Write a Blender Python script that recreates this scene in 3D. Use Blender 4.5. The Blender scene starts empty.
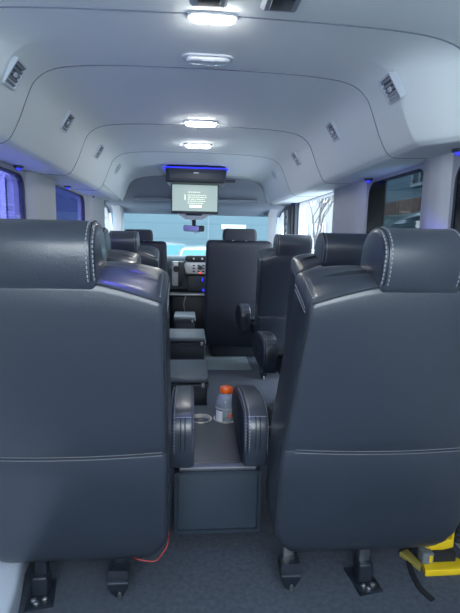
import bpy, bmesh, math, random
from mathutils import Vector, Matrix
random.seed(7)
PI = math.pi
S = bpy.context.scene
COL = S.collection

# ------------------------------------------------------------------ materials
def mat(name, col, rough=.5, metal=0., bump=0., bscale=200., emit=None, estr=0., spec=.5, var=0., vscale=8., coat=0.):
    m = bpy.data.materials.new(name); m.use_nodes = True
    nt = m.node_tree; b = nt.nodes['Principled BSDF']
    b.inputs['Base Color'].default_value = (*col, 1)
    b.inputs['Roughness'].default_value = rough
    b.inputs['Metallic'].default_value = metal
    b.inputs['Specular IOR Level'].default_value = spec
    b.inputs['Coat Weight'].default_value = coat
    if emit:
        b.inputs['Emission Color'].default_value = (*emit, 1)
        b.inputs['Emission Strength'].default_value = estr
    tc = nt.nodes.new('ShaderNodeTexCoord')
    if bump:
        n = nt.nodes.new('ShaderNodeTexNoise'); n.inputs['Scale'].default_value = bscale
        n.inputs['Detail'].default_value = 3
        k = nt.nodes.new('ShaderNodeBump'); k.inputs['Strength'].default_value = bump
        k.inputs['Distance'].default_value = .002
        nt.links.new(tc.outputs['Object'], n.inputs['Vector'])
        nt.links.new(n.outputs['Fac'], k.inputs['Height'])
        nt.links.new(k.outputs['Normal'], b.inputs['Normal'])
    if var:
        n2 = nt.nodes.new('ShaderNodeTexNoise'); n2.inputs['Scale'].default_value = vscale
        n2.inputs['Detail'].default_value = 6
        mx = nt.nodes.new('ShaderNodeMix'); mx.data_type = 'RGBA'
        mx.inputs[6].default_value = (*[c * (1 - var) for c in col], 1)
        mx.inputs[7].default_value = (*[min(1, c * (1 + var)) for c in col], 1)
        nt.links.new(tc.outputs['Object'], n2.inputs['Vector'])
        nt.links.new(n2.outputs['Fac'], mx.inputs[0])
        nt.links.new(mx.outputs[2], b.inputs['Base Color'])
    return m

def glass(name, tint, refl=.12, rough=0.02):
    m = bpy.data.materials.new(name); m.use_nodes = True
    nt = m.node_tree; nt.nodes.clear()
    o = nt.nodes.new('ShaderNodeOutputMaterial'); t = nt.nodes.new('ShaderNodeBsdfTransparent')
    g = nt.nodes.new('ShaderNodeBsdfGlossy'); mx = nt.nodes.new('ShaderNodeMixShader')
    t.inputs[0].default_value = (*tint, 1); g.inputs['Roughness'].default_value = rough
    lw = nt.nodes.new('ShaderNodeLayerWeight'); lw.inputs['Blend'].default_value = .25
    mp = nt.nodes.new('ShaderNodeMapRange'); mp.inputs['To Min'].default_value = refl
    mp.inputs['To Max'].default_value = min(1, refl + .12)
    nt.links.new(lw.outputs['Facing'], mp.inputs['Value'])
    nt.links.new(mp.outputs['Result'], mx.inputs['Fac'])
    nt.links.new(t.outputs[0], mx.inputs[1]); nt.links.new(g.outputs[0], mx.inputs[2])
    nt.links.new(mx.outputs[0], o.inputs['Surface'])
    return m

def siding(name, col, dark, period=.2):
    m = mat(name, col, .7)
    nt = m.node_tree; b = nt.nodes['Principled BSDF']
    tc = nt.nodes.new('ShaderNodeTexCoord'); w = nt.nodes.new('ShaderNodeTexWave')
    w.wave_type = 'BANDS'; w.bands_direction = 'Z'; w.wave_profile = 'SAW'
    w.inputs['Scale'].default_value = .314 / period
    r = nt.nodes.new('ShaderNodeValToRGB')
    r.color_ramp.elements[0].position = .0; r.color_ramp.elements[0].color = (*dark, 1)
    r.color_ramp.elements[1].position = .12; r.color_ramp.elements[1].color = (*col, 1)
    nt.links.new(tc.outputs['Object'], w.inputs['Vector'])
    nt.links.new(w.outputs['Fac'], r.inputs['Fac']); nt.links.new(r.outputs['Color'], b.inputs['Base Color'])
    return m

LEATHER = mat('leather', (.0265, .035, .052), .34, bump=.25, bscale=260, spec=.8, var=.12, vscale=5, coat=.12)
LEATHER_SHADED = mat('leather_shaded', (.011, .017, .031), .5, bump=.25, bscale=260)  # same leather, darkened to carry shade on cushions and armrest sides
LEATHER_CAB = mat('cab_seat_shaded', (.0065, .0105, .021), .6, bump=.25, bscale=260)  # front seat upholstery, its navy deepened with the cab's shade
THREAD = mat('thread', (.24, .26, .30), .8)
SEAM = mat('seam', (.012, .016, .025), .8)
BLACK = mat('black_plastic', (.014, .020, .030), .45, bump=.1, bscale=500)
PLASTIC = mat('dark_plastic', (.025, .036, .052), .42, bump=.15, bscale=600)
PANEL = mat('console_panel', (.030, .044, .062), .5, bump=.12, bscale=600)
TOPPANEL = mat('console_top', (.040, .050, .068), .30, bump=.08, bscale=700)
STEEL = mat('steel', (.55, .56, .58), .28, metal=1)
CUPSTEEL = mat('cup_steel', (.70, .67, .60), .42, metal=.8)
HEADLINER = mat('headliner', (.70, .76, .77), .95, bump=.35, bscale=900, spec=.1)
TRIM = mat('grey_trim', (.38, .40, .43), .75, bump=.15, bscale=700, spec=.3)
SHELF = mat('shaded_overhead_plastic', (.21, .245, .30), .8, bump=.1, bscale=600, spec=.3)  # overhead shelf plastic, its grey deepened for the shade at the header
CARPET = mat('carpet', (.085, .100, .130), .97, bump=1.0, bscale=420, spec=.1, var=.45, vscale=60)
MATGREEN = mat('rubber_mat', (.17, .22, .24), .5, bump=.3, bscale=300)
VENT = mat('vent_plastic', (.22, .26, .32), .5)
VENTDARK = mat('vent_dark', (.06, .08, .11), .7)
RUBBER = mat('window_rubber', (.02, .028, .045), .6)
LAMP_ON = mat('lamp_lit', (.9, .9, .9), .4, emit=(1, .97, .92), estr=30)
LAMP_OFF = mat('lamp_unlit', (.62, .66, .72), .22, coat=.5)
LAMPRIM = mat('lamp_rim', (.50, .55, .62), .4)
BLUE = mat('blue_led', (.02, .02, .4), .4, emit=(.02, .03, 1), estr=.45)
RED = mat('red_led', (.6, .02, .02), .4, emit=(1, .05, .05), estr=1.2)
SCREEN = mat('screen_glow', (.1, .12, .12), .3, emit=(.24, .34, .33), estr=.36)
SCREENTEXT = mat('screen_text', (.3, .3, .3), .4, emit=(.62, .75, .58), estr=.40)
SCREENBTN = mat('screen_button', (.5, .5, .5), .4, emit=(.95, 1, .92), estr=.45)
ORANGE = mat('orange_cap', (.92, .13, .01), .35)
def milky(name, tint, refl, k, col):
    m = glass(name, tint, refl, .08); nt = m.node_tree
    out = nt.nodes['Material Output']; src = out.inputs[0].links[0].from_socket
    d = nt.nodes.new('ShaderNodeBsdfPrincipled'); d.inputs['Base Color'].default_value = (*col, 1); d.inputs['Roughness'].default_value = .3
    mx = nt.nodes.new('ShaderNodeMixShader'); mx.inputs['Fac'].default_value = k
    nt.links.new(src, mx.inputs[1]); nt.links.new(d.outputs[0], mx.inputs[2]); nt.links.new(mx.outputs[0], out.inputs['Surface'])
    return m
LIQUID = glass('clear_liquid', (.92, .94, .97), .08, .1)
BOTTLE = milky('bottle_plastic', (.93, .95, .97), .10, .30, (.55, .60, .68))
LABELMAT = mat('bottle_label', (.50, .53, .60), .4)
WHITE = mat('white_print', (.85, .87, .90), .5)
YELLOW = mat('yellow_plastic', (.80, .56, .015), .5, bump=.1, bscale=300)
YELLOWWORN = mat('worn_yellow', (.30, .25, .06), .65, bump=.2, bscale=200, var=.3, vscale=30)
GREYBUCKLE = mat('grey_buckle', (.14, .16, .19), .4)
WEB = mat('black_webbing', (.010, .013, .02), .8, bump=.4, bscale=700)
REDWIRE = mat('red_wire', (.36, .03, .03), .5)
SILVER = mat('silver_trim', (.50, .53, .56), .35, metal=.5)
DASH = mat('dash_grey', (.12, .16, .19), .6)
MIRROR = mat('mirror_reflection', (.30, .28, .72), .5)  # purple reflection painted as a flat matt colour
FILM = glass('purple_film', (.34, .34, .60), .04)
CLEARGLASS = glass('windshield_glass', (.78, .86, .88), .02)
DARKGLASS = glass('dark_tint', (.28, .33, .36), .02)
BLACKGLASS = glass('black_tint', (.05, .075, .11), .02, .2)
TEAL = siding('teal_siding', (.075, .125, .15), (.055, .10, .12), .55)
WHITESIDE = siding('white_siding', (.085, .098, .110), (.060, .070, .080), .3)
BLUESIDE = siding('blue_siding', (.13, .18, .22), (.09, .12, .15), .25)
PAINT = mat('white_paint', (.40, .41, .42), .6)
PORCH = mat('porch_white', (.80, .81, .83), .6)
CARWHITE = mat('car_white', (.17, .185, .19), .25, coat=.8)
CARGLASS = mat('car_glass', (.035, .13, .16), .4, spec=.2)
CARDARK = mat('car_dark', (.02, .025, .035), .3, coat=.5)
HOUSEGLASS = mat('house_glass', (.030, .038, .048), .5)
ASPHALT = mat('asphalt', (.60, .61, .62), .95, var=.15, vscale=12)
FENCE = mat('fence_wood', (.15, .055, .05), .8, var=.25, vscale=10)
BARK = mat('bark', (.10, .10, .105), .9)
HEDGE = mat('hedge_leaf', (.16, .26, .13), .8, var=.4, vscale=20)
ROOFM = mat('roof_grey', (.20, .22, .25), .9)

# ------------------------------------------------------------------ mesh helpers
def obj(name, bm, m, parent=None, smooth=True, mods=()):
    bmesh.ops.remove_doubles(bm, verts=bm.verts, dist=1e-6)
    bmesh.ops.recalc_face_normals(bm, faces=bm.faces)
    me = bpy.data.meshes.new(name); bm.to_mesh(me); bm.free()
    me.materials.append(m)
    if smooth:
        for p in me.polygons: p.use_smooth = True
        me.set_sharp_from_angle(angle=math.radians(38))
    o = bpy.data.objects.new(name, me); COL.objects.link(o)
    if parent: o.parent = parent
    return o

def thing(name, label, cat, loc=(0, 0, 0), group=None, rotz=0):
    o = bpy.data.objects.new(name, None); COL.objects.link(o)
    o.empty_display_size = .05
    o.location = loc; o.rotation_euler = (0, 0, rotz)
    o['label'] = label; o['category'] = cat
    if group: o['group'] = group
    return o

def tag(o, label, cat, group=None):
    o['label'] = label; o['category'] = cat
    if group: o['group'] = group
    return o

def struct(o):
    o['kind'] = 'structure'; return o

def dup(root, loc, label, group=None):
    r = root.copy(); COL.objects.link(r); r.location = loc; r['label'] = label
    if group: r['group'] = group
    for ch in list(root.children):
        c = ch.copy(); COL.objects.link(c); c.parent = r
        for g in list(ch.children):
            d = g.copy(); COL.objects.link(d); d.parent = c
    return r

def new(): return bmesh.new()

def rings_to(bm, rings, close=True, cap0=True, cap1=True):
    R = [[bm.verts.new(p) for p in r] for r in rings]
    n = len(R[0])
    for a, b in zip(R, R[1:]):
        for i in range(n if close else n - 1):
            j = (i + 1) % n
            bm.faces.new((a[i], a[j], b[j], b[i]))
    if cap0: bm.faces.new(R[0])
    if cap1: bm.faces.new(list(reversed(R[-1])))
    return bm

def box(bm, x0, x1, y0, y1, z0, z1, bev=0., seg=3, M=None):
    t = bmesh.new()
    bmesh.ops.create_cube(t, size=1)
    for v in t.verts:
        v.co = Vector(((x0 + x1) / 2 + v.co.x * (x1 - x0), (y0 + y1) / 2 + v.co.y * (y1 - y0), (z0 + z1) / 2 + v.co.z * (z1 - z0)))
    if bev:
        bmesh.ops.bevel(t, geom=t.edges[:], offset=bev, segments=seg, profile=.5, affect='EDGES')
    if M:
        for v in t.verts: v.co = M @ v.co
    merge(bm, t); return bm

def merge(bm, t):
    vm = {}
    for v in t.verts: vm[v] = bm.verts.new(v.co)
    for f in t.faces:
        try: bm.faces.new([vm[v] for v in f.verts])
        except ValueError: pass
    t.free()

def tube(bm, pts, r, n=6, caps=True):
    pts = [Vector(p) for p in pts]
    rings = []
    prev = None
    for i, p in enumerate(pts):
        d = (pts[min(i + 1, len(pts) - 1)] - pts[max(i - 1, 0)]).normalized()
        if prev is None:
            u = d.orthogonal().normalized()
        else:
            u = (prev - d * prev.dot(d)).normalized()
        prev = u; w = d.cross(u)
        rings.append([p + r * (math.cos(2 * PI * k / n) * u + math.sin(2 * PI * k / n) * w) for k in range(n)])
    rings_to(bm, rings, True, caps, caps)
    return bm

def resample(pts, step):
    pts = [Vector(p) for p in pts]
    out = [pts[0].copy()]; acc = 0.
    for a, b in zip(pts, pts[1:]):
        L = (b - a).length; t = step - acc
        while t <= L and L > 0:
            out.append(a + (b - a) * (t / L)); t += step
        acc = (acc + L) % step
    return out

def stitches(bm, pts, r=.0016, step=.011, fill=.62):
    q = resample(pts, step)
    for a, b in zip(q, q[1:]):
        tube(bm, [a, a + (b - a) * fill], r, 5)
    return bm

def catmull(pts, n=8, closed=False):
    P = [Vector(p) for p in pts]; out = []
    N = len(P)
    rng = range(N) if closed else range(N - 1)
    for i in rng:
        if closed:
            a, b, c, d = P[(i - 1) % N], P[i], P[(i + 1) % N], P[(i + 2) % N]
        else:
            a, b, c, d = P[max(i - 1, 0)], P[i], P[i + 1], P[min(i + 2, N - 1)]
        for k in range(n):
            t = k / n
            out.append(.5 * ((2 * b) + (c - a) * t + (2 * a - 5 * b + 4 * c - d) * t * t + (3 * b - a - 3 * c + d) * t ** 3))
    if not closed: out.append(P[-1].copy())
    return out

def inset2(poly, d):
    """move a closed 2-D outline inwards along its normals"""
    n = len(poly); out = []
    area = sum(poly[i][0] * poly[(i + 1) % n][1] - poly[(i + 1) % n][0] * poly[i][1] for i in range(n))
    s = 1 if area > 0 else -1
    for i in range(n):
        a, b = poly[i - 1], poly[(i + 1) % n]
        tx, ty = b[0] - a[0], b[1] - a[1]
        l = math.hypot(tx, ty) or 1
        out.append((poly[i][0] - s * ty / l * d, poly[i][1] + s * tx / l * d))
    return out

def slab(bm, poly, a0, a1, bev, place, bulge=0., seg=4):
    """extrude a 2-D outline from a0 to a1 with rounded rims; place(u, v, a) -> point"""
    rings = []
    for k in range(seg + 1):
        th = PI / 2 * k / seg
        q = inset2(poly, bev * (1 - math.sin(th)))
        rings.append([place(u, v, a0 + bev * (1 - math.cos(th))) for u, v in q])
    for k in range(seg + 1):
        th = PI / 2 * (1 - k / seg)
        q = inset2(poly, bev * (1 - math.sin(th)))
        rings.append([place(u, v, a1 - bev * (1 - math.cos(th))) for u, v in q])
    rings_to(bm, rings); return bm

def lathe(bm, prof, cx=0, cy=0, n=28, cap0=True, cap1=True):
    rings = [[Vector((cx + r * math.cos(2 * PI * k / n), cy + r * math.sin(2 * PI * k / n), z)) for k in range(n)] for r, z in prof]
    rings_to(bm, rings, True, cap0, cap1); return bm

def rrect(u0, u1, v0, v1, r, n=6):
    out = []
    for cu, cv, a in ((u1 - r, v0 + r, -PI / 2), (u1 - r, v1 - r, 0), (u0 + r, v1 - r, PI / 2), (u0 + r, v0 + r, PI)):
        for k in range(n + 1):
            t = a + PI / 2 * k / n
            out.append((cu + r * math.cos(t), cv + r * math.sin(t)))
    return out

def holed(outer, holes, place, thick):
    """flat panel with holes, extruded by thick; place(u, v, d)"""
    bm = new()
    edges = []
    for loop in [outer] + holes:
        vs = [bm.verts.new((u, v, 0)) for u, v in loop]
        for i in range(len(vs)): edges.append(bm.edges.new((vs[i], vs[(i + 1) % len(vs)])))
    bmesh.ops.triangle_fill(bm, use_beauty=True, use_dissolve=False, edges=edges)
    r = bmesh.ops.extrude_face_region(bm, geom=bm.faces[:])
    for v in [e for e in r['geom'] if isinstance(e, bmesh.types.BMVert)]: v.co.z = thick
    for v in bm.verts: v.co = Vector(place(v.co.x, v.co.y, v.co.z))
    return bm

# ------------------------------------------------------------------ camera
CAM = Vector((-.05, 0, 1.12))
fw = Vector((.08568805, .98532193, -.1476423)); rt = Vector((.99628929, -.08353816, .02071291)); up = rt.cross(fw)
cd = bpy.data.cameras.new('camera'); co = bpy.data.objects.new('camera', cd); COL.objects.link(co)
cd.sensor_fit = 'HORIZONTAL'; cd.sensor_width = 36; cd.lens = 36.0; cd.clip_start = .02; cd.clip_end = 300
M = Matrix((rt, up, -fw)).transposed().to_4x4(); M.translation = CAM
co.matrix_world = M
S.camera = co

# ------------------------------------------------------------------ shell of the van
W = .95
struct(obj('floor', box(new(), -W, W, -.6, 5.6, -.05, 0), CARPET, smooth=False))
struct(obj('ground', box(new(), -40, 40, -40, 40, -.72, -.62), ASPHALT, smooth=False))

# headliner: cross-section swept along y with panel grooves
half = catmull([(0, 1.752, 0), (.30, 1.748, 0), (.48, 1.738, 0), (.575, 1.718, 0), (.632, 1.676, 0), (.662, 1.615, 0), (.690, 1.545, 0),
                (.722, 1.482, 0), (.745, 1.460, 0), (.785, 1.452, 0), (.97, 1.458, 0)], 5)
prof = [(-p.x, p.y) for p in reversed(half)] + [(p.x, p.y) for p in half[1:]]
rows = []
seams = (1.43, 1.86, 2.76, 3.62)
y = -.6
for s in seams:
    rows += [(y, 0)] if y < s - .05 else []
    rows += [(s - .0045, 0), (s - .003, .004), (s + .003, .004), (s + .0045, 0)]
    y = s + .2
rows += [(4.45, 0), (4.6, 0)]
rows = sorted(rows + [(1.52, 0), (1.62, 0), (3.95, 0), (4.2, 0)])
rings = []; grooves = {s: [] for s in seams}
for yy, off in rows:
    n = len(prof); ring = []
    for i, (u, v) in enumerate(prof):
        a = prof[max(i - 1, 0)]; b = prof[min(i + 1, n - 1)]
        tx, tz = b[0] - a[0], b[1] - a[1]; l = math.hypot(tx, tz)
        k = max(0, (yy - 3.62) / .98)
        q = 1 - min(1, max(0, (yy - 1.43) / .19)); q = q * q * (3 - 2 * q)
        uu = math.copysign(min(max(.93, abs(u)), abs(u) + .15 * q * min(1, max(0, (abs(u) - .25) / .35))), u)
        ring.append(Vector((uu - tz / l * off, yy, v + tx / l * off - .055 * k * (v > 1.5))))
        for s in seams:
            if off == 0 and abs(yy - (s - .0045)) < 1e-5: grooves[s].append(Vector((uu - tz / l * .001, s, v + tx / l * .001 - .055 * k * (v > 1.5))))
    rings.append(ring)
bm = new(); rings_to(bm, rings, False, False, False)
# outer skin so the roof is a solid shell
r2 = [[Vector((math.copysign(min(abs(p.x) + .06, 1.02), p.x), p.y, 1.84)) for p in (rings[0][0], rings[0][-1])]]
ceil = obj('ceiling', bm, HEADLINER); struct(ceil)
for s in seams:
    bm = new(); tube(bm, grooves[s], .0030, 6)
    obj('headliner_seam', bm, mat('seam_grey', (.20, .235, .29), .9), ceil)
sol = ceil.modifiers.new('thick', 'SOLIDIFY'); sol.thickness = .03; sol.offset = 1
bm = new(); box(bm, -1.02, 1.02, -.62, 5.0, 1.80, 1.84, .01)
struct(obj('roof', bm, PAINT, smooth=False))

# side walls with openings (u = y, v = z)
def wall(name, sgn, holes):
    outer = [(-.6, 0), (5.7, 0), (5.7, .95), (5.25, 1.50), (4.6, 1.50), (4.6, 1.80), (-.6, 1.80)]
    bm = holed(outer, holes, lambda u, v, d: (sgn * (W + d), u, v), .06)
    return struct(obj(name, bm, TRIM, smooth=False))
LW = [(1.30, 2.65, .80, 1.432), (3.15, 4.08, .80, 1.445)]
RW = [(.75, 1.73, .80, 1.425), (1.95, 2.60, .80, 1.440)]
front = [(4.88, .96), (5.55, .96), (5.27, 1.30), (5.12, 1.40), (4.88, 1.42)]
door = rrect(3.19, 4.30, .03, 1.452, .05)
wall('wall_left', -1, [rrect(*w, .08) for w in LW] + [front])
wall('wall_right', 1, [rrect(*w, .08) for w in RW] + [door, [(4.72, .96), (5.55, .96), (5.27, 1.30), (5.12, 1.40), (4.72, 1.42)]])

def window(n, sgn, rect, film, frit=None):
    fr = struct(obj('window_%d' % n, holed(rrect(*rect, .08), [inset2(rrect(*rect, .08), .009)],
                lambda u, v, d: (sgn * (W + .001 + d), u, v), .03), RUBBER, smooth=False))
    q = inset2(rrect(*rect, .08), .006)
    obj('glass_pane', holed(q, [], lambda u, v, d: (sgn * (W + .006 + d), u, v), .004), film, fr, smooth=False)
    if frit:
        obj('dark_pane', holed(inset2(rrect(frit[0], frit[1], rect[2], rect[3], .03), .006), [],
            lambda u, v, d: (sgn * (W + .001 + d), u, v), .004), BLACKGLASS, fr, smooth=False)
    return fr
window(1, -1, LW[0], FILM); window(2, -1, LW[1], FILM)
window(3, 1, RW[0], BLACKGLASS); window(4, 1, RW[1], DARKGLASS, (2.37, 2.60))

struct(obj('wall_front', box(new(), -.95, .95, 5.52, 5.6, 0, .88), BLACK, smooth=False))
# closed rear doors behind the camera, glazed above the waist
bm = holed([(-1.01, 0), (1.01, 0), (1.01, 1.80), (-1.01, 1.80)], [rrect(-.88, -.04, .60, 1.70, .08), rrect(.04, .88, .60, 1.70, .08)], lambda u, v, d: (u, -.6 - d, v), .06)
struct(obj('door_1', bm, TRIM, smooth=False))
# pillar covers standing proud of the walls, rounded
def pillar(name, sgn, y0, y1, dep=.045, z1=1.47, m=TRIM):
    bm = new()
    pts = catmull([(y0, 0, 0), (y0 + .03, dep * .75, 0), (y0 + .10, dep, 0), ((y0 + y1) / 2, dep, 0), (y1 - .10, dep, 0), (y1 - .03, dep * .75, 0), (y1, 0, 0)], 4)
    ring = lambda z: [Vector((sgn * (W - p.y), p.x, z)) for p in pts]
    rings_to(bm, [ring(.0), ring(.5), ring(1.0), ring(z1)], True)
    return struct(obj(name, bm, m))
pillar('trim_1', -1, 2.67, 3.13); pillar('trim_2', -1, 4.11, 4.80)
pillar('trim_3', 1, 1.75, 1.94); pillar('trim_4', 1, 2.63, 3.17)

# left: step trim low on the wall (wheel arch cover)
struct(obj('trim_5', slab(new(), [(-W, .6), (-.50, .9), (-.545, 1.24), (-.585, 1.42), (-.60, 1.85), (-W, 1.85)], 0, .105, .015, lambda u, v, a: Vector((u, v, a))), mat('pale_trim', (.52, .58, .68), .6)))

# B pillar at the open door: dark strip with a row of slots
t = thing('door_pillar_cover', 'dark door pillar cover with a row of slots at the open side door', 'pillar cover', (.90, 4.34, .9))
obj('cover', box(new(), -.02, .045, 0, .32, 0, .54, .015), BLACK, t)
obj('slotted_plate', box(new(), -.026, -.019, .12, .20, .05, .50, .003), SILVER, t)
for k in range(6):
    obj('slot', box(new(), -.029, -.025, .145, .175, .09 + k * .065, .12 + k * .065, .004), BLACK, t)
struct(obj('trim_6', box(new(), .91, .95, 4.31, 4.34, .0, 1.45, .008), RUBBER))

# cab header, windshield, A pillars
bm = new()
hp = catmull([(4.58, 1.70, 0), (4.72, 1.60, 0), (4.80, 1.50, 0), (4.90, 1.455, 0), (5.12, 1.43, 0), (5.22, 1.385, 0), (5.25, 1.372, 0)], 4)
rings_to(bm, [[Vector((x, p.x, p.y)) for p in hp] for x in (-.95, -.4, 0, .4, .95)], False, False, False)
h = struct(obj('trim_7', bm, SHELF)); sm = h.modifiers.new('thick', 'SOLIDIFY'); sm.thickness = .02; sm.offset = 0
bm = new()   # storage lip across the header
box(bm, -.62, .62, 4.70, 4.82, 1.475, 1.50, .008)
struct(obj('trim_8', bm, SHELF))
ws = new()
rings_to(ws, [[Vector((x, 5.25 + (z - 1.38) * -.75 + .02 - .10 * (x / .9) ** 2, z)) for z in (.86, 1.0, 1.2, 1.38)] for x in [-.92 + .092 * k * 2 for k in range(11)]], False, False, False)
struct(obj('window_5', ws, CLEARGLASS))
for s in (-1, 1):
    bm = new()
    pts = catmull([(s * .86, 5.02, 1.46), (s * .84, 5.13, 1.38), (s * .87, 5.32, 1.16), (s * .90, 5.55, .92)], 5)
    rg = []
    for p in pts:
        rg.append([p + Vector((dx, dy, 0)) for dx, dy in ((-.045, -.03), (.045, -.05), (.06, .04), (-.03, .05))])
    rings_to(bm, rg)
    struct(obj('trim_%d' % (9 if s < 0 else 10), bm, TRIM))

# ------------------------------------------------------------------ ceiling fittings
def lamp(x, y, w, d, label, lit, zc=1.752, rect=False):
    t = thing('dome_light', label, 'ceiling light', (x, y, zc - .002), 'dome lights along the ceiling')
    r = .012 if rect else d / 2 - .001
    o = rrect(-w / 2 - .014, w / 2 + .014, -d / 2 - .009, d / 2 + .009, r + .008, 8)
    slab_bm = new(); slab(slab_bm, o, -.006, .004, .004, lambda u, v, a: Vector((u, v, a)))
    obj('rim', slab_bm, LAMPRIM, t)
    b = new(); slab(b, rrect(-w / 2, w / 2, -d / 2, d / 2, r, 8), -.018, .0, .008, lambda u, v, a: Vector((u, v, a)))
    obj('lens', b, LAMP_ON if lit else LAMP_OFF, t)
    b = new(); box(b, -.022, .022, -d / 2 - .002, d / 2 * .2, -.021, -.016, .002)
    if not rect: obj('switch', b, LAMPRIM, t)
    return t
lamp(.007, 1.432, .120, .028, 'lit rectangular white dome light nearest the rear of the van', True, rect=True)
lamp(.005, 1.745, .155, .050, 'unlit oval dome light just ahead of the rear panel seam', False)
lamp(.0, 2.67, .165, .060, 'lit oval dome light behind the one closest to the monitor', True, 1.750)
lamp(-.006, 3.30, .165, .060, 'lit oval dome light closest to the ceiling monitor', True, 1.750)

def clip(x, label):
    t = thing('ceiling_bracket', label, 'bracket', (x - .02, 1.305, 1.752), 'dark brackets at the rear of the ceiling')
    b = new(); rings_to(b, [[Vector((sx * w, sy * d + oy, z)) for sx, sy in ((-1, -1), (1, -1), (1, 1), (-1, 1))] for w, d, oy, z in ((.052, .055, 0, .0), (.050, .053, 0, -.008), (.042, .042, .0, -.018))])
    obj('bracket_body', b, VENT, t, smooth=False)
    obj('bracket_pad', box(new(), -.030, .030, -.03, .03, -.022, -.017, .002), BLACK, t)
clip(.012, 'dark trapezoid bracket on the ceiling just above the rear lit lamp')
clip(.205, 'dark trapezoid bracket on the ceiling to the right of the rear lit lamp')

# air vents on the shoulders of the headliner
vb = [[], []]
def vent(sgn, y, label):
    n = Vector((-sgn * .85, 0, -.53)).normalized()
    t = thing('air_vent', label, 'air vent', (sgn * .641, y, 1.646), 'air vents along the headliner')
    yv = Vector((0, 1, 0)); xv = yv.cross(n).normalized()
    M = Matrix((xv, yv, n)).transposed()
    t.rotation_euler = M.to_euler()
    s = .040
    obj('vent_frame', holed(rrect(-s - .007, s + .007, -s - .007, s + .007, .008, 3), [rrect(-s, s, -s, s, .006, 3)], lambda u, v, d: (u, v, d - .020), .026), LAMPRIM, t)
    obj('backing', box(new(), -s, s, -s, s, -.010, -.004), VENTDARK, t, smooth=False)
    for k in range(5):
        c = -s + (k + .5) * (2 * s / 5)
        Mr = Matrix.Translation((c, 0, .001)) @ Matrix.Rotation(.5, 4, 'Y')
        obj('slat', box(new(), -.0055, .0055, -s, s, -.001, .001, M=Mr), VENT, t, smooth=False)
    obj('slide_tab', box(new(), -.008, .008, -.012, .012, .002, .006, .0015), LAMPRIM, t)
for sgn, ys in ((-1, (1.69, 2.35, 3.11, 3.87)), (1, (1.65, 2.31, 3.11, 3.92))):
    side = 'left' if sgn < 0 else 'right'
    for y, w in zip(ys, ('rearmost', 'second from the rear', 'third from the rear', 'frontmost')):
        vent(sgn, y, 'small square grey slatted air vent, %s on the %s side' % (w, side))

def led(sgn, y, label):
    t = thing('accent_light', label, 'accent light', (sgn * .915, y, 1.452), 'blue accent lights under the headliner edge')
    b = new(); lathe(b, [(.024, .006), (.024, -.004), (.020, -.008), (.012, -.008)], n=20)
    obj('housing', b, PLASTIC, t)
    b = new(); lathe(b, [(.013, -.008), (.012, -.015), (.006, -.018)], n=16)
    obj('bulb', b, BLUE, t)
led(-1, 2.47, 'blue accent light above the large rear purple window on the left')
led(-1, 3.40, 'blue accent light at the near end of the second left window')
led(-1, 4.20, 'blue accent light above the far left pillar')
led(1, 2.52, 'blue accent light above the tinted window on the right')
led(1, 1.66, 'blue accent light at the far right edge by the rear pillar')
led(1, 4.38, 'blue accent light above the dark slotted pillar at the side door')

# flip-down monitor
t = thing('ceiling_monitor', 'flip-down ceiling monitor with blue edge glow and pale lit screen', 'monitor', (-.010, 4.22, 1.722)); t.scale = (1.06, 1.06, 1.06)
b = new(); slab(b, rrect(-.245, .245, -.16, .16, .03), -.135, .0, .018, lambda u, v, a: Vector((u, v, a + .0)))
obj('housing', b, BLACK, t)
b = new(); tube(b, [(-.254, .10, -.02), (-.254, -.135, -.02), (-.235, -.166, -.02), (.235, -.166, -.02), (.254, -.135, -.02), (.254, .10, -.02)], .0055, 8)
obj('glow_strip', b, BLUE, t, smooth=True)
obj('housing_lip', box(new(), -.215, .215, -.168, -.150, -.112, -.045, .006), PLASTIC, t)
obj('latch', box(new(), -.022, .022, -.174, -.164, -.064, -.054, .003), SILVER, t)
sc = obj('screen_frame', box(new(), -.205, .190, -.02, .002, -.375, -.13, .006), BLACK, t)
obj('screen', box(new(), -.196, .181, -.024, -.019, -.352, -.138), SCREEN, sc, smooth=False)
b = new()
def textline(x0, x1, z, h=.0065):
    x = x0
    while x < x1 - .006:
        w = min(random.uniform(.010, .034), x1 - x)
        box(b, x, x + w, -.0255, -.0235, z - h / 2, z + h / 2); x += w + .005
textline(-.065, .035, -.197, .007)
for k, (x1) in enumerate((.085, .09, .075, .09, .06)): textline(-.068, x1, -.221 - k * .0165)
box(b, -.095, -.085, -.0255, -.0235, -.262, -.218)
obj('screen_text', b, SCREENTEXT, sc, smooth=False)
obj('screen_button', box(new(), -.052, .048, -.0258, -.0235, -.322, -.302), SCREENBTN, sc, smooth=False)
obj('remote_arm', box(new(), .245, .33, -.02, .02, -.11, -.085, .006), BLACK, t)

# overhead console and mirror at the windshield
t = thing('overhead_console', 'grey overhead console with blue and red lights above the mirror', 'overhead console', (-.02, 4.95, 1.37))
b = new(); rings_to(b, [[Vector((sx * w, dy, z)) for sx, dy in ((-1, -.09), (1, -.09), (1, .12), (-1, .12))] for w, z in ((.20, .05), (.20, .02), (.15, -.03), (.09, -.07))])
obj('console_body', b, LAMPRIM, t, smooth=False)
obj('light_panel', box(new(), -.085, .085, -.105, -.085, -.03, .02, .01), BLACK, t)
obj('indicator', box(new(), -.005, .012, -.108, -.104, -.012, .004), BLUE, t, smooth=False)
obj('indicator', box(new(), .042, .056, -.108, -.104, -.010, .004), RED, t, smooth=False)
t = thing('rear_view_mirror', 'rear view mirror with a purple reflection below the overhead console', 'mirror', (-.02, 4.98, 1.21))
b = new(); slab(b, rrect(-.112, .112, -.032, .032, .02), -.03, .0, .008, lambda u, v, a: Vector((u, a, v)))
obj('mirror_shell', b, BLACK, t)
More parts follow.
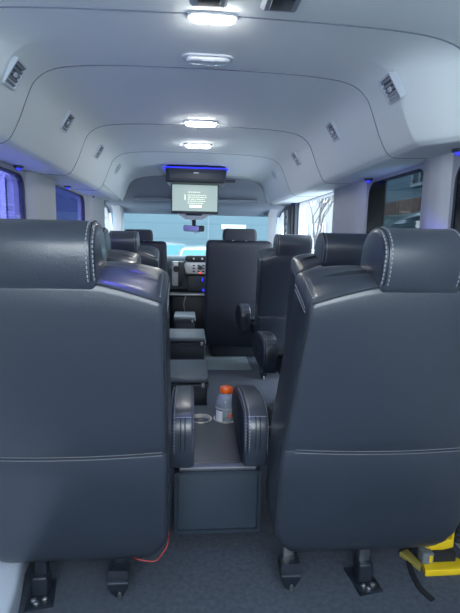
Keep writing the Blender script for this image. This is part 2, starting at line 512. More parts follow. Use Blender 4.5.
b = new(); slab(b, rrect(-.106, .052, -.026, .026, .016), -.034, -.028, .002, lambda u, v, a: Vector((u, a, v)))
obj('mirror_face', b, MIRROR, t)
b = new(); tube(b, [(0, 0, .02), (0, .01, .07), (0, .03, .10)], .022, 10); obj('stem', b, BLACK, t)
obj('sensor_tab', box(new(), -.005, .055, -.01, .0, -.05, -.035, .003), LAMPRIM, t)

# ------------------------------------------------------------------ captain's seats
def rec(a, oz=.105):
    c, s = math.cos(a), math.sin(a)
    return lambda x, y, z: Vector((x, y * c - z * s, oz + y * s + z * c))

def rsec(w, t0, t1, r, bul=0., n=5):
    """rounded rectangle section in x-y"""
    out = []
    for cx, cy, a in ((w - r, t0 + r, -PI / 2), (w - r, t1 - r, 0), (-w + r, t1 - r, PI / 2), (-w + r, t0 + r, PI)):
        for k in range(n + 1):
            t = a + PI / 2 * k / n
            out.append((cx + r * math.cos(t), cy + r * math.sin(t)))
    # extra points across the long faces
    return out

def make_seat(name, label, loc, hw, hh, legs, arms, group, L=.938, lean=14., flare=0.):
    t = thing(name, label, 'seat', loc, group)
    P = rec(math.radians(lean))
    T = .185
    def dropz(x, s, y=0.):
        k = max(0., (abs(x) - hh * .9) / (hw - hh * .9))
        fr = min(1, max(0, y / T))
        return s - (.054 - .030 * fr) * min(k, 1) ** (1.2 + 1.6 * fr) * (s / L) ** 5
    def width(s):
        w = hw
        if s < .13: w -= .075 * (1 - s / .13) ** 2
        return w - .012 * (1 - min(s / L, 1)) + flare * min(1, max(0, (.84 - s) / .45))
    secs = []
    for s in (0, .010, .025, .05, .09, .13, .2, .3, .426, .433, .440, .48, .55, .63, .72, .80, .86, .913, .925, .933, .938):
        w = width(s); t0, t1, r = 0., T, .022
        if s < .09:
            q = (1 - s / .09); ins = .035 * (1 - math.sqrt(max(0, 1 - q * q)))
            t0 += ins; t1 -= ins
        if s > .913:
            q = (s - .913) / .025; ins = .020 * (1 - math.sqrt(max(0, 1 - q * q)))
            w -= ins; t0 += ins; t1 -= ins * 2
        if .427 < s < .439: t0 += .003
        secs.append((s, rsec(w, t0, t1, r)))
    rings = []
    for s, q in secs:
        ring = []
        N = len(q)
        # subdivide the two long edges so faces can bulge
        pts = []
        for i in range(N):
            a, b_ = q[i], q[(i + 1) % N]
            pts.append(a)
            if abs(a[0] - b_[0]) > .1:
                for k in range(1, 12): pts.append((a[0] + (b_[0] - a[0]) * k / 12, a[1]))
        for x, y in pts:
            u = max(0, 1 - (x / hw) ** 2)
            sb = math.sin(PI * min(max(s / L, 0), 1)) ** .6 if 0 < s < L else 0
            if y < T / 2: y -= .014 * u * sb
            else: y += .02 * u * sb
            ring.append(P(x, y, dropz(x, s, y)))
        rings.append(ring)
    last = rings[-1]; mid = {}
    for fq, dz in ((.8, .003), (.5, .006), (.2, .007)):
        ring = []
        for i, p in enumerate(last):
            lx = p.x
            cen = P(lx * (1 - .02 * (1 - fq)), T * .45, dropz(lx, L, T * .45) + dz)
            q = cen.lerp(p, fq); ring.append(Vector((p.x * (1 - .02 * (1 - fq)), q.y, q.z)))
        rings.append(ring)
    b = new(); rings_to(b, rings)
    back = obj('backrest', b, LEATHER, t)
    # dark seam lines round the back face and stitched edges of the shoulders
    b = new()
    sv = [.02 + .03 * k for k in range(30)] + [.915]
    for sx in (-1, 1):
        tube(b, [P(sx * (width(s) - .004), .004, dropz(hw, s)) for s in sv if s > .1], .0022, 5)
    xs = [-hw + .01 + (2 * hw - .02) * k / 30 for k in range(31)]
    tube(b, [P(x, .004 - .002 * max(0, 1 - (x / hw) ** 2), dropz(x, .931)) for x in xs], .0022, 5)
    tube(b, [P(x, .002 - .0138 * max(0, 1 - (x / hw) ** 2), dropz(x, .433)) for x in xs], .002, 5)
    obj('seam_line', b, SEAM, back)
    b = new()
    def bulged(x, s):
        return -.0145 * max(0, 1 - (x / hw) ** 2) * math.sin(PI * s / L) ** .6
    for s in (.4275, .4385):
        stitches(b, [P(x, bulged(x, s) - .0005, s) for x in xs], .0009, .007, .70)
    for sx in (-1, 1):
        for dx in (.004, .018):
            stitches(b, [P(sx * (hw - .012 - dx), y, dropz(hw - dx, .938, y) + .0018) for y in (.020, .06, .10, .14, T - .035)], .0021)
            stitches(b, [P(sx * (hw + .001), y, dropz(hw, .908 - dx, y)) for y in (.024, .08, T - .03)], .0012)
    obj('stitching', b, THREAD, back)
    # headrest: D-shaped roll
    prof_h = catmull([(.004, .910, 0), (-.008, .945, 0), (-.006, 1.005, 0), (.010, 1.040, 0), (.050, 1.062, 0), (.100, 1.054, 0), (.140, 1.020, 0), (.155, .97, 0), (.150, .92, 0), (.13, .90, 0), (.05, .895, 0)], 5, True)
    poly = [(p.x, p.y) for p in prof_h]
    b = new(); slab(b, poly, -hh, hh, .016, lambda u, v, a: P(a, u, v), seg=5)
    hr = obj('headrest', b, LEATHER, t)
    b = new(); c = new()
    run = [(p.x, p.y) for p in catmull([(.0, .928, 0), (-.008, .948, 0), (-.006, 1.005, 0), (.010, 1.040, 0), (.050, 1.062, 0), (.100, 1.054, 0), (.140, 1.020, 0), (.155, .97, 0)], 6)]
    full = inset2(poly, -.0008)
    for sx in (-1, 1):
        for ins, dx in ((0., .018), (.005, .004)):
            path = inset2(run + run[::-1][1:-1], 0)[:0] or run
            pts = []
            for i, (u, v) in enumerate(path):
                a = path[max(i - 1, 0)]; d = path[min(i + 1, len(path) - 1)]
                tx, tz = d[0] - a[0], d[1] - a[1]; l = math.hypot(tx, tz)
                k = .0008 - ins
                pts.append(P(sx * (hh - dx), u - tz / l * k, v + tx / l * k))
            stitches(b, pts, .0018)
        pts = []
        for i, (u, v) in enumerate(run):
            a = run[max(i - 1, 0)]; d = run[min(i + 1, len(run) - 1)]
            tx, tz = d[0] - a[0], d[1] - a[1]; l = math.hypot(tx, tz)
            pts.append(P(sx * (hh - .010), u + tz / l * .001, v - tx / l * .001))
        tube(c, pts, .0022, 5)
    obj('stitching', b, THREAD, hr); obj('seam_line', c, SEAM, hr)
    # cushion and pedestal
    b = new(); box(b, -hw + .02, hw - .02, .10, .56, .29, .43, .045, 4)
    obj('seat_cushion', b, LEATHER_SHADED, t)
    b = new(); box(b, -hw + .10, hw - .10, .13, .50, .09, .30, .01, 2)
    obj('seat_frame', b, BLACK, t)
    for lx, kind in legs:
        b = new()
        if kind == 'plate':
            box(b, lx - .018, lx + .018, .020, .045, .03, .20, .003)
            lg = obj('leg', b, STEEL if arms and arms[0] < 0 else BLACK, t); lg['label'] = 'leg post bolted to a black floor plate'
            c = new(); rings_to(c, [[Vector((lx + x, y, z)) for x, y in ((-.030 - e, -.045), (.045 + e, -.030), (.030, .075), (-.045, .075))] for z, e in ((0, .004), (.010, .0))])
            obj('foot_plate', c, BLACK, lg, smooth=False)
            c = new(); box(c, lx - .024, lx + .024, .0, .05, .008, .075, .008); obj('leg_bracket', c, BLACK, lg)
            for bx, by in ((-.012, -.015), (.020, -.012), (.0, -.028)):
                c = new(); lathe(c, [(.009, .009), (.009, .016), (.005, .019)], lx + bx, by, 10)
                obj('bolt', c, STEEL, lg)
        else:
            box(b, lx - .018, lx + .018, .030, .05, .05, .20, .003)
            lg = obj('leg', b, STEEL if arms and arms[0] < 0 else BLACK, t); lg['label'] = 'leg post ending in a black release latch'
            c = new(); rings_to(c, [[Vector((lx + sx * w, .012 + sy * d, z)) for sx, sy in ((-1, -1), (1, -1), (1, 1), (-1, 1))] for w, d, z in ((.010, .012, .0), (.020, .022, .02), (.030, .028, .045), (.034, .028, .075), (.032, .026, .082), (.030, .024, .098))])
            obj('latch', c, BLACK, lg)
            c = new(); tube(c, [(lx - .030, -.018, .062), (lx + .030, -.018, .062)], .005, 8); obj('latch_bar', c, PLASTIC, lg)
            c = new(); lathe(c, [(.006, 0), (.006, .02), (.003, .026)], lx + .004, -.012, 8); obj('bolt', c, STEEL, lg)
    for ax0 in arms:
        ax1 = ax0 + .078
        pr = catmull([(.125, .368, 0), (.090, .392, 0), (.078, .485, 0), (.092, .540, 0), (.140, .568, 0), (.25, .572, 0), (.37, .558, 0), (.48, .525, 0), (.545, .47, 0), (.54, .41, 0), (.47, .375, 0), (.28, .362, 0)], 5, True)
        poly = [(p.x, p.y) for p in pr]
        b = new(); slab(b, poly, ax0, ax1, .012, lambda u, v, a: Vector((a, u, v)), seg=4)
        am = obj('armrest', b, LEATHER, t)
        b = new(); c = new()
        run = [(p.x, p.y) for p in catmull([(.108, .388, 0), (.087, .42, 0), (.078, .485, 0), (.092, .540, 0), (.140, .568, 0), (.25, .572, 0), (.37, .558, 0), (.46, .533, 0)], 6)]
        def off(path, k, x):
            pts = []
            for i, (u, v) in enumerate(path):
                a = path[max(i - 1, 0)]; d = path[min(i + 1, len(path) - 1)]
                tx, tz = d[0] - a[0], d[1] - a[1]; l = math.hypot(tx, tz)
                pts.append(Vector((x, u - tz / l * k, v + tx / l * k)))
            return pts
        stitches(b, off(run, .0008, ax0 + .015), .0015); stitches(b, off(run, -.0035, ax0 + .003), .0015)
        stitches(b, off(run, -.0035, ax1 - .003), .0013)
        tube(c, off(run, .0006, ax0 + .009), .002, 5)
        tube(c, off(run[:20], .0004, (ax0 + ax1) / 2 - .004), .0018, 5); tube(c, off(run[:20], .0004, (ax0 + ax1) / 2 + .010), .0018, 5)
        tube(b, [(ax0 + .008, .0975, .5475), (ax1 - .008, .0975, .5475)], .0015, 5)
        obj('stitching', b, THREAD, am); obj('seam_line', c, SEAM, am)
        inner = (ax0 - .004, ax0 + .001) if True else None
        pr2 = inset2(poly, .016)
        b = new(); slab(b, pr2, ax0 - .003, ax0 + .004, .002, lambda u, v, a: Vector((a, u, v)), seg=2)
        obj('side_panel', b, LEATHER_SHADED, am)
        b = new()
        x0, x1 = (ax1 - .01, -hw + .03) if ax0 < 0 else (hw - .03, ax0 + .01)
        tube(b, [(x0, .20, .45), (x1, .20, .45)], .018, 12)
        obj('armrest_pivot', b, BLACK, t)
    return t

YA = 1.315
seatA = make_seat('captain_seat', 'large black leather seat at rear right, beside the yellow strap anchor', (.517, YA, 0), .277, .106,
          [(-.241, 'latch'), (.012, 'plate')], [-.388], 'black leather passenger seats', flare=.040)
seatL = make_seat('captain_seat', 'large black leather seat at rear left, purple glow on its shoulder', (-.393, YA, 0), .285, .125,
          [(-.114, 'plate'), (.127, 'latch')], [.280], 'black leather passenger seats', flare=.010)
seatB = make_seat('captain_seat', 'black leather seat on the right directly ahead of the rear right seat', (.698, 2.37, 0), .24, .132,
          [(-.16, 'latch'), (.10, 'plate')], [-.34], 'black leather passenger seats')
dup(seatB, (.698, 3.55, 0), 'black leather seat on the right, second ahead, behind the front passenger seat', 'black leather passenger seats')
seatBL = make_seat('captain_seat', 'black leather seat on the left directly ahead of the rear left seat', (-.535, 2.37, 0), .24, .10,
          [(-.10, 'plate'), (.12, 'latch')], [], 'black leather passenger seats')
dup(seatBL, (-.525, 3.55, 0), 'black leather seat on the left, second ahead, behind the driver seat', 'black leather passenger seats')

# front seats
def make_front(label, loc):
    t = thing('front_seat', label, 'seat', loc, 'front cab seats')
    P = rec(math.radians(5), .10)
    hw = .31; rings = []
    for s in (0, .02, .06, .15, .3, .5, .62, .75, .88, .94, .965, .98, .985):
        w = hw - .012 * (s / .985); t0, t1, r = 0, .16, .03
        if s > .94: q = (s - .94) / .045; i = .03 * (1 - math.sqrt(max(0, 1 - q * q))); w -= i; t0 += i; t1 -= i
        if s < .06: q = 1 - s / .06; i = .03 * (1 - math.sqrt(max(0, 1 - q * q))); w -= i; t0 += i; t1 -= i
        rings.append([P(x, y, s) for x, y in rsec(w, t0, t1, r)])
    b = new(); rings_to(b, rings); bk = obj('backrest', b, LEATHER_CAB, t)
    b = new(); tube(b, [P(-hw + .02, -.001, .45), P(hw - .02, -.001, .45)], .004, 6); obj('seam_line', b, LEATHER_SHADED, bk)
    b = new(); rings_to(b, [[P(x, y + .02, s) for x, y in rsec(w, 0, d, .025)] for w, d, s in ((.152, .09, .995), (.154, .10, 1.01), (.152, .10, 1.05), (.147, .095, 1.075), (.140, .08, 1.088), (.125, .06, 1.094))])
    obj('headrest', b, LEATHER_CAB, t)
    for sx in (-.06, .06):
        b = new(); tube(b, [P(sx, .06, .96), P(sx, .06, 1.01)], .007, 8); obj('headrest_post', b, STEEL, t)
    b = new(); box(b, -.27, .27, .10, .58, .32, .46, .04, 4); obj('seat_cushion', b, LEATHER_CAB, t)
    b = new(); box(b, -.24, .24, .05, .54, .0, .33, .02, 2); obj('seat_frame', b, BLACK, t)
    return t
fs = make_front('black front passenger seat back standing right of the aisle', (.385, 4.18, .006))
dup(fs, (-.525, 4.30, .0), 'black driver seat on the left with only its headrest top showing', 'front cab seats').scale = (.84, 1, .985)

# ------------------------------------------------------------------ console between the rear seats
t = thing('centre_console', 'dark console with cup holders between the two rear seats', 'console', (.05, 1.47, 0))
hx = .150
b = new(); box(b, -hx, hx, .012, .60, .10, .325, .010, 3); obj('console_body', b, PLASTIC, t)
b = new(); slab(b, rrect(-hx + .012, hx - .012, .111, .315, .006), -.001, .015, .002, lambda u, v, a: Vector((u, a + .006, v))); obj('front_panel', b, PANEL, t)
obj('front_frame', holed(rrect(-hx, hx, .098, .328, .010), [rrect(-hx + .011, hx - .011, .110, .316, .006)], lambda u, v, d: (u, d + .0, v), .014), PLASTIC, t)
b = new(); box(b, -hx + .06, hx - .05, .20, .55, .0, .105, .006); obj('plinth', b, BLACK, t)  # black here stands in for the shadow under the console
H1, H2, HY, HR = -.052, .058, .445, .046
circ = lambda cx, r: [(cx + r * math.cos(2 * PI * k / 32), HY + r * math.sin(2 * PI * k / 32)) for k in range(32)]
top = holed(rrect(-.128, .128, .020, .605, .012), [circ(H1, HR), circ(H2, HR + .004)], lambda u, v, d: (u, v, .325 + d), .012)
obj('top_panel', top, TOPPANEL, t, smooth=False)
b = new()
tube(b, [(-.132, .026, .330), (.132, .026, .330)], .018, 16)
obj('front_lip', b, mat('lip', (.045, .055, .075), .35), t)
for cx, r in ((H1, HR), (H2, HR + .004)):
    b = new(); lathe(b, [(r + .004, .337), (r + .004, .340), (r - .001, .340), (r - .003, .327), (r - .004, .262), (.001, .262)], cx, HY, 32, False, True)
    obj('cup_holder', b, CUPSTEEL, t)

# bottle in the right cup holder
BX, BY, BZ = .05 + H2, 1.47 + HY, .264
t = thing('drink_bottle', 'clear drink bottle with orange cap standing in the cup holder', 'bottle', (BX, BY, BZ)); t.scale = (1.15, 1.15, .92)
b = new(); lathe(b, [(.034, 0), (.040, .004), (.0405, .05), (.0385, .056), (.0405, .062), (.0405, .148), (.038, .158), (.039, .166), (.035, .182), (.026, .198), (.0205, .206), (.0195, .212)], n=36)
body = obj('bottle_body', b, BOTTLE, t)
b = new(); lathe(b, [(.030, .004), (.037, .008), (.037, .098), (.001, .0985)], n=30); obj('liquid', b, LIQUID, t)
b = new()
n = 26
for a0, a1 in ((-2.75, -1.95),):
    rings_to(b, [[Vector((.0412 * math.cos(a0 + (a1 - a0) * k / n), .0412 * math.sin(a0 + (a1 - a0) * k / n), z)) for k in range(n + 1)] for z in (.074, .132)], False, False, False)
lb = obj('label_block', b, WHITE, t)
b = new()
rings_to(b, [[Vector((.0409 * math.cos(-3.1 + 3.2 * k / n), .0409 * math.sin(-3.1 + 3.2 * k / n), z)) for k in range(n + 1)] for z in (.140, .146)], False, False, False)
obj('label_band', b, LABELMAT, t)
b = new()   # orange lightning flash on the label
bolt = [(.004, .030), (-.010, .012), (-.002, .012), (-.006, -.006), (.009, .016), (.001, .016), (.008, .030)]
vs = []
for (u, v) in bolt:
    a = -1.25 + u / .0412
    vs.append(Vector((.0418 * math.cos(a), .0418 * math.sin(a), .096 + v)))
f = b.faces.new([b.verts.new(p) for p in vs])
obj('flash_emblem', b, ORANGE, t, smooth=False)
b = new()
N = 60
rg = []
for z, r, rib in ((.210, .0225, 0), (.212, .0232, 1), (.232, .0232, 1), (.236, .0215, 0), (.2375, .018, 0)):
    rg.append([Vector(((r + (.0007 if rib and k % 2 else 0)) * math.cos(2 * PI * k / N), (r + (.0007 if rib and k % 2 else 0)) * math.sin(2 * PI * k / N), z)) for k in range(N)])
rings_to(b, rg); obj('cap', b, ORANGE, t)

# consoles further up the aisle
def aisle_console(label, x0, x1, y0, y1, z, lidm):
    t = thing('aisle_console', label, 'console', ((x0 + x1) / 2, y0, 0), 'aisle consoles beside the left seats')
    h = (x1 - x0) / 2
    obj('console_body', box(new(), -h + .006, h - .006, .01, y1 - y0 - .01, 0, z - .045, .008), BLACK, t)
    obj('tray', box(new(), -h + .002, h - .002, .004, y1 - y0 - .004, z - .058, z - .040, .004), PLASTIC, t)
    lid = obj('lid', box(new(), -h, h, 0, y1 - y0, z - .034, z, .012), lidm, t)
    obj('catch', box(new(), h - .035, h - .020, -.006, .004, z - .055, z - .03, .003), SILVER, t)
    obj('hinge', box(new(), h - .002, h + .003, .02, .05, z - .05, z - .025, .002), SILVER, t)
    return t
LID = mat('lid_leather', (.085, .105, .125), .4, bump=.2, bscale=300)
aisle_console('low black lidded console nearest along the aisle, beyond the rear left armrest', -.255, .046, 2.28, 2.64, .41, LID)
aisle_console('low black lidded console in the middle of the aisle row', -.255, .060, 3.22, 3.56, .41, LID)
aisle_console('small pale-topped console at the cab end of the aisle', -.20, -.005, 4.12, 4.40, .41, mat('pale_lid', (.20, .25, .27), .45))

tag(obj('rubber_mat', box(new(), -.0, .48, 3.80, 4.80, .0, .005, .002), MATGREEN), 'pale greenish rubber mat on the aisle floor at the front seat', 'floor mat')

# ------------------------------------------------------------------ dashboard
t = thing('dashboard', 'grey and silver dashboard centre stack beyond the front seats', 'dashboard', (-.05, 4.98, 0))
b = new()
pf = catmull([(.10, .55, 0), (.06, .70, 0), (.02, .80, 0), (.10, .90, 0), (.25, .915, 0), (.50, .88, 0)], 4)
rings_to(b, [[Vector((x, p.x, p.y)) for p in pf] + [Vector((x, .50, .55))] for x in (-.85, -.4, 0, .4, .95)])
obj('dash_body', b, DASH, t)
b = new(); slab(b, rrect(-.06, .26, .862, .925, .03), -.09, .06, .01, lambda u, v, a: Vector((u, a, v))); obj('gauge_pod', b, BLACK, t)
for x in (.02, .11):
    b = new(); slab(b, rrect(x, x + .02, .885, .905, .008), -.094, -.088, .001, lambda u, v, a: Vector((u, a, v))); obj('gauge_light', b, WHITE, t)
b = new(); slab(b, [(-.05, .73), (.30, .73), (.30, .86), (-.04, .86), (-.075, .82)], -.10, .06, .012, lambda u, v, a: Vector((u, a, v))); st = obj('radio_panel', b, SILVER, t)
b = new()
for r_ in range(3):
    for c_ in range(4): box(b, .02 + c_ * .05, .045 + c_ * .05, -.106, -.098, .755 + r_ * .03, .77 + r_ * .03, .002)
obj('radio_button', b, BLACK, st)
b = new(); lathe(b, [(.024, 0), (.022, .02), (.01, .022)], n=20)
for v in b.verts: v.co = Vector((.10 + v.co.x, -.10 - v.co.z, .80 + v.co.y))
obj('radio_knob', b, PLASTIC, st)
obj('red_button', box(new(), .09, .11, -.107, -.10, .738, .75), RED, st, smooth=False)
b = new(); slab(b, [(-.13, .60), (-.09, .60), (-.055, .76), (-.08, .86), (-.13, .86)], -.12, .04, .008, lambda u, v, a: Vector((u, a, v))); obj('stack_side', b, BLACK, t)
b = new(); slab(b, rrect(-.20, -.12, .60, .86, .02), -.06, .04, .008, lambda u, v, a: Vector((u, a, v))); obj('vent_panel', b, SILVER, t)
b = new(); lathe(b, [(.035, 0), (.033, .012), (.01, .012)], n=20)
for v in b.verts: v.co = Vector((-.155 + v.co.x * .9, -.06 - v.co.z, .78 + v.co.y))
obj('dash_vent', b, BLACK, t)
b = new(); slab(b, rrect(-.03, .28, .55, .715, .015), -.09, .06, .006, lambda u, v, a: Vector((u, a, v))); obj('climate_panel', b, BLACK, t)
obj('indicator', box(new(), .115, .13, -.095, -.088, .655, .69), BLUE, t, smooth=False)
obj('indicator', box(new(), .125, .145, -.095, -.088, .545, .575), BLUE, t, smooth=False)
b = new(); box(b, -.22, .28, -.13, .03, .505, .525, .006); obj('silver_ledge', b, SILVER, t)
b = new(); box(b, -.20, .26, -.05, .06, .0, .50, .02); obj('lower_panel', b, BLACK, t)
b = new(); tube(b, catmull([(-.05, -.12, .50), (-.07, -.14, .42), (-.06, -.13, .34)], 5), .006, 6); obj('cable', b, SILVER, t)

# ------------------------------------------------------------------ things on the floor at the right
t = thing('strap_anchor', 'yellow plastic strap anchor with grey buckle at the right seat foot', 'strap anchor', (.818, 1.368, 0)); t.scale = (.9, .9, .9)
b = new(); slab(b, [(-.078, -.030), (.085, -.030), (.098, .0), (.085, .035), (-.062, .035)], .0, .026, .004, lambda u, v, a: Vector((u, v, a))); obj('base_plate', b, YELLOW, t)
b = new(); slab(b, [(-.125, .085), (-.085, -.005), (-.068, .02), (-.085, .10)], .0, .022, .004, lambda u, v, a: Vector((u, v, a))); obj('worn_tab', b, YELLOWWORN, t)
b = new(); slab(b, [(-.065, .085), (.0, .088), (.045, .105), (.062, .145), (.062, .072), (.0, .058), (-.03, .062)], .03, .055, .004, lambda u, v, a: Vector((u, a, v))); obj('raised_flap', b, YELLOW, t)
b = new(); box(b, -.075, -.030, .0, .045, .026, .072, .006); bk = obj('buckle', b, GREYBUCKLE, t)
obj('buckle_button', box(new(), -.050, -.038, -.004, .002, .034, .064, .002), YELLOW, bk)
b = new(); box(b, -.032, .062, .008, .03, .028, .066, .003); obj('strap_loop', b, WEB, t)
b = new(); box(b, -.05, .05, .028, .034, .022, .034, .002); obj('clip_bar', b, YELLOW, t)

def ribbon(pts, wv, th=.002, fl=None):
    b = new(); rg = []
    pts = catmull(pts, 8)
    for i, p in enumerate(pts):
        d = (pts[min(i + 1, len(pts) - 1)] - pts[max(i - 1, 0)]).normalized()
        w = Vector(wv); w = (w - d * w.dot(d)).normalized(); n = d.cross(w)
        hw = fl
        rg.append([p + w * hw + n * th, p - w * hw + n * th, p - w * hw - n * th, p + w * hw - n * th])
    rings_to(b, rg); return b
tag(obj('strap_tail', ribbon([(.762, 1.487, .02), (.728, 1.42, .006), (.710, 1.36, .004), (.703, 1.29, .005), (.719, 1.238, .004)], (1, 0, .1), .0025, .009), WEB),
    'black strap tail lying on the carpet in front of the yellow anchor', 'strap')
b = new()
hx_ = []
for k in range(64):
    q = k / 63
    hx_.append(Vector((.905 + .008 * math.sin(q * 9), 1.42 - .03 * q, .07 + .33 * q)))
rg = []
for i, p in enumerate(hx_):
    r = .020 + .006 * math.sin(i * 1.57)
    rg.append([p + Vector((r * math.cos(2 * PI * k / 10), r * .7 * math.sin(2 * PI * k / 10), 0)) for k in range(10)])
rings_to(b, rg)
tag(obj('belt_sleeve', b, WEB), 'black ribbed belt sleeve rising at the far right beside the seat', 'belt sleeve')
b = new(); tube(b, catmull([(-.225, 1.33, .130), (-.206, 1.288, .148), (-.167, 1.284, .142), (-.146, 1.284, .144), (-.127, 1.288, .167), (-.114, 1.30, .186), (-.112, 1.36, .205)], 8), .0017, 8)
tag(obj('red_wire', b, REDWIRE), 'thin red wire hanging out under the rear left seat', 'wire')

# ------------------------------------------------------------------ outside
GZ = -.62
def gable(label, loc, w, d, h, wallm, wins, face, porch=None, doorx=None):
    """house whose front (local -x) faces the van; wins = (y, z, w, h)"""
    t = thing('house', label, 'house', loc)
    sgn = face
    b = new(); box(b, 0, d, -w / 2, w / 2, 0, h); wobj = obj('house_wall', b, wallm, t, smooth=False)
    b = new(); rings_to(b, [[Vector((x, y, z)) for y, z in ((-w / 2 - .3, h), (0, h + w * .35), (w / 2 + .3, h))] for x in (-.4, d + .2)]); obj('roof', b, ROOFM, t, smooth=False)
    for (y, z, ww, hh) in wins:
        f = obj('window_frame', holed([(y - ww / 2 - .1, z - .1), (y + ww / 2 + .1, z - .1), (y + ww / 2 + .1, z + hh + .1), (y - ww / 2 - .1, z + hh + .1)],
              [[(y - ww / 2, z), (y + ww / 2, z), (y + ww / 2, z + hh), (y - ww / 2, z + hh)]], lambda u, v, dd: (-.06 + dd, u, v), .08), PAINT, t, smooth=False)
        b = new(); box(b, -.02, .01, y - ww / 2, y + ww / 2, z, z + hh); obj('window_pane', b, HOUSEGLASS, f, smooth=False)
        b = new(); box(b, -.05, .0, y - ww / 2, y + ww / 2, z + hh / 2 - .03, z + hh / 2 + .03); box(b, -.05, .0, y - .03, y + .03, z, z + hh); obj('muntin', b, PAINT, f, smooth=False)
    if sgn < 0: t.rotation_euler = (0, 0, PI)
    return t
gable('white sided house with several windows seen through the open side door', (7.5, 29.0, GZ), 9.0, 7, 6.2, WHITESIDE,
      [(-2.8, 1.0, .9, 1.6), (-1.0, 1.0, .9, 1.6), (1.2, 1.0, .9, 1.6), (-2.8, 3.9, .9, 1.5), (-.5, 3.9, .9, 1.5), (1.8, 3.9, .9, 1.5), (3.4, 1.0, .9, 1.6)], 1)
gable('pale blue house nearer the street on the right', (7.2, 13.0, GZ), 8.0, 7, 5.6, BLUESIDE,
      [(-2.6, 1.2, .9, 1.5), (-1.0, 1.2, .9, 1.5), (1.0, 1.2, .9, 1.5), (2.7, 1.2, .9, 1.5), (-2.0, 3.6, .9, 1.4), (1.5, 3.6, .9, 1.4)], 1)
gable('pale house behind a white porch on the left', (-7.0, 8.8, GZ), 12.0, 6, 6.0, WHITESIDE,
      [(-3.5, 1.0, 1.0, 1.6), (0, 1.0, 1.0, 1.6), (3.5, 1.0, 1.0, 1.6), (-2, 3.8, 1, 1.4), (2, 3.8, 1, 1.4)], -1)
# porch posts, each its own
for k, yy in enumerate((5.6, 7.9, 10.4, 11.6)):
    t = thing('porch_post', 'white square porch post outside the left windows, %s from the rear' % ('first', 'second', 'third', 'fourth')[k], 'post', (-4.2, yy, GZ), 'white porch posts')
    obj('shaft', box(new(), -.15, .15, -.15, .15, .12, 3.0), PORCH, t, smooth=False)
    obj('post_base', box(new(), -.20, .20, -.20, .20, 0, .14, .02), PAINT, t)
t = thing('porch_beam', 'white porch beam and roof carried by the posts on the left', 'porch roof', (-4.2, 8.5, GZ + 3.0))
obj('beam', box(new(), -.14, .14, -4.5, 4.5, 0, .3), PORCH, t, smooth=False)
obj('porch_roof', box(new(), -2.7, .4, -4.6, 4.6, .3, .38), ROOFM, t, smooth=False)
tag(obj('hedge', (lambda b: b)(box(new(), -5.0, -4.55, 4.5, 7.0, GZ, GZ + .95, .1, 4)), HEDGE), 'clipped green hedge beside the porch posts on the left', 'hedge')

# teal building ahead
t = thing('teal_building', 'teal sided building filling the view through the windshield', 'building', (0, 17.0, GZ))
obj('building_wall', box(new(), -6.5, 3.3, 0, 5, 0, 6.5), TEAL, t, smooth=False)
obj('pale_sign', box(new(), 1.05, 1.95, -.06, 0, 2.05, 2.22), PAINT, t, smooth=False)
obj('trim_strip', box(new(), .55, .60, -.03, 0, 0, 6), DASH, t, smooth=False)

def car(label, loc, rz, m, glassm):
    t = thing('parked_car', label, 'car', loc, rotz=rz)
    secs = []
    prof = [(-2.1, .55, .62), (-2.05, .40, .80), (-1.2, .30, .92), (-.95, .30, .95), (1.3, .30, .95), (1.9, .35, .90), (2.15, .5, .75)]
    b = new(); rg = []
    for y, z0, z1 in prof:
        w = .88 if abs(y) < 1.9 else .76
        rg.append([Vector((x, y, z)) for x, z in ((-w + .08, z0), (-w, z0 + .1), (-w, z1 - .12), (-w + .10, z1), (w - .10, z1), (w, z1 - .12), (w, z0 + .1), (w - .08, z0))])
    rings_to(b, rg); obj('car_body', b, m, t)
    b = new(); rg = []
    for y, hw0, z, hw1, z1 in ((-1.05, .78, .93, .70, .95), (-.25, .78, .93, .60, 1.50), (.2, .78, .93, .58, 1.56), (.9, .78, .93, .58, 1.50), (1.55, .78, .93, .66, .97)):
        rg.append([Vector((-hw0, y, z)), Vector((-hw1, y, z1 - .06)), Vector((-hw1 + .1, y, z1)), Vector((0, y, z1 + .02)), Vector((hw1 - .1, y, z1)), Vector((hw1, y, z1 - .06)), Vector((hw0, y, z))])
    rings_to(b, rg); obj('cabin', b, m, t)
    b = new()   # windshield laid over the front slope
    A = [Vector((-.66, -1.05, .985)), Vector((.66, -1.05, .985)), Vector((.50, -.30, 1.47)), Vector((-.50, -.30, 1.47))]
    n = Vector((0, -.58, .81)) * .025
    rings_to(b, [[p - n * .2 for p in A], [p + n for p in A]]); obj('windshield', b, glassm, t, smooth=False)
    for s in (-1, 1):
        b = new(); A = [Vector((s * .79, -.75, .96)), Vector((s * .79, 1.25, .96)), Vector((s * .62, .85, 1.42)), Vector((s * .62, -.20, 1.42))]
        rings_to(b, [[p - Vector((s * .03, 0, 0)) for p in A], [p + Vector((s * .02, 0, 0)) for p in A]]); obj('side_window', b, glassm, t, smooth=False)
        for yy in (-1.35, 1.35):
            b = new(); lathe(b, [(.20, -.1), (.31, -.09), (.31, .09), (.20, .1)], n=24)
            for v in b.verts: v.co = Vector((s * .80 + v.co.z, yy + v.co.y, .31 + v.co.x))
            obj('wheel', b, CARDARK, t)
    return t
car('white parked car with a cyan windshield facing the van', (.30, 9.6, GZ), 0, CARWHITE, CARGLASS)
car('second white parked car behind and left of the first', (-.75, 14.2, GZ), .25, CARWHITE, CARGLASS)
car('dark parked car outside the tinted right window', (3.95, 6.5, GZ), 0, CARDARK, CARDARK).scale = (1.1, 1.1, 1.42)

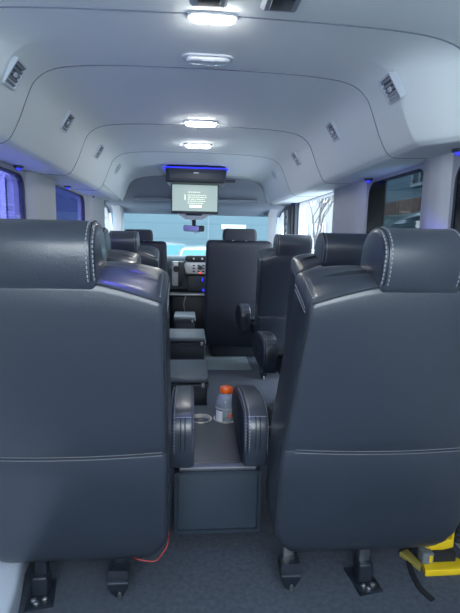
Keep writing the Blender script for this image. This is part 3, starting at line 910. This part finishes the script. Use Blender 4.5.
# fence beyond the right window
t = thing('picket_fence', 'reddish brown board fence seen through the tinted right window', 'fence', (6.3, 13.6, GZ + 2.55))
for k in range(26):
    obj('board', box(new(), 0, .03, -4 + k * .22, -4 + k * .22 + .17, .0, .42), FENCE, t, smooth=False)
obj('rail', box(new(), .03, .08, -4, 1.7, .06, .12), FENCE, t, smooth=False); obj('rail', box(new(), .03, .08, -4, 1.7, .30, .36), FENCE, t, smooth=False)

tag(obj('garden_wall', box(new(), 6.2, 6.5, 9.4, 15.6, GZ, GZ + 2.55), mat('pale_wall', (.15, .19, .175), .8), smooth=False), 'pale greenish low wall under the brown fence on the right', 'wall')
# bare tree by the houses
t = thing('bare_tree', 'bare leafless tree standing before the white house on the right', 'tree', (5.0, 18.6, GZ))
b = new()
def branch(p, d, L, r, lev):
    q = p + d * L
    tube(b, [p, p + d * L * .5 + Vector((random.uniform(-.05, .05), random.uniform(-.05, .05), 0)) * L, q], r, 5)
    if lev:
        for _ in range(3):
            nd = (d + Vector((random.uniform(-.7, .7), random.uniform(-.7, .7), random.uniform(-.1, .5)))).normalized()
            branch(p + d * L * random.uniform(.6, 1), nd, L * .68, r * .6, lev - 1)
branch(Vector((0, 0, 0)), Vector((0, 0, 1)), 1.9, .055, 4)
obj('trunk_and_branches', b, BARK, t)

# ------------------------------------------------------------------ light
w = bpy.data.worlds.new('World'); S.world = w; w.use_nodes = True
nt = w.node_tree; bg = nt.nodes['Background']
tc = nt.nodes.new('ShaderNodeTexCoord'); sp = nt.nodes.new('ShaderNodeSeparateXYZ'); rp = nt.nodes.new('ShaderNodeValToRGB')
rp.color_ramp.elements[0].position = .0; rp.color_ramp.elements[0].color = (.88, .95, 1.0, 1)
rp.color_ramp.elements[1].position = .8; rp.color_ramp.elements[1].color = (.74, .87, 1.0, 1)
nt.links.new(tc.outputs['Generated'], sp.inputs[0]); nt.links.new(sp.outputs['Z'], rp.inputs['Fac']); nt.links.new(rp.outputs['Color'], bg.inputs['Color'])
bg.inputs['Strength'].default_value = 3.0

def spot(loc, tgt, power, ang, col=(.12, .10, 1.0), size=.02):  # bodiless purple spots added for the glow on seats, armrests and pillar
    l = bpy.data.lights.new('glow_spot', 'SPOT'); l.energy = power; l.color = col; l.spot_size = math.radians(ang); l.spot_blend = .9; l.shadow_soft_size = size
    o = bpy.data.objects.new('glow_spot', l); COL.objects.link(o); o.location = loc
    o.rotation_euler = (Vector(tgt) - Vector(loc)).to_track_quat('-Z', 'Y').to_euler()
spot((-.20, 1.08, 1.72), (-.205, 1.15, 1.0), 9, 13)
spot((.03, .9, 1.72), (.03, 1.43, .52), 3.5, 16)
spot((.62, 2.30, 1.72), (.62, 2.2, 1.12), 9, 26)
spot((.80, 1.50, .95), (.915, 1.86, 1.13), 3.0, 40)  # unseen in mid-air, added to tint the right pillar

S.view_settings.view_transform = 'Standard'; S.view_settings.look = 'None'
S.view_settings.gamma = 1; S.view_settings.use_curve_mapping = False
S.view_settings.exposure = 1.65
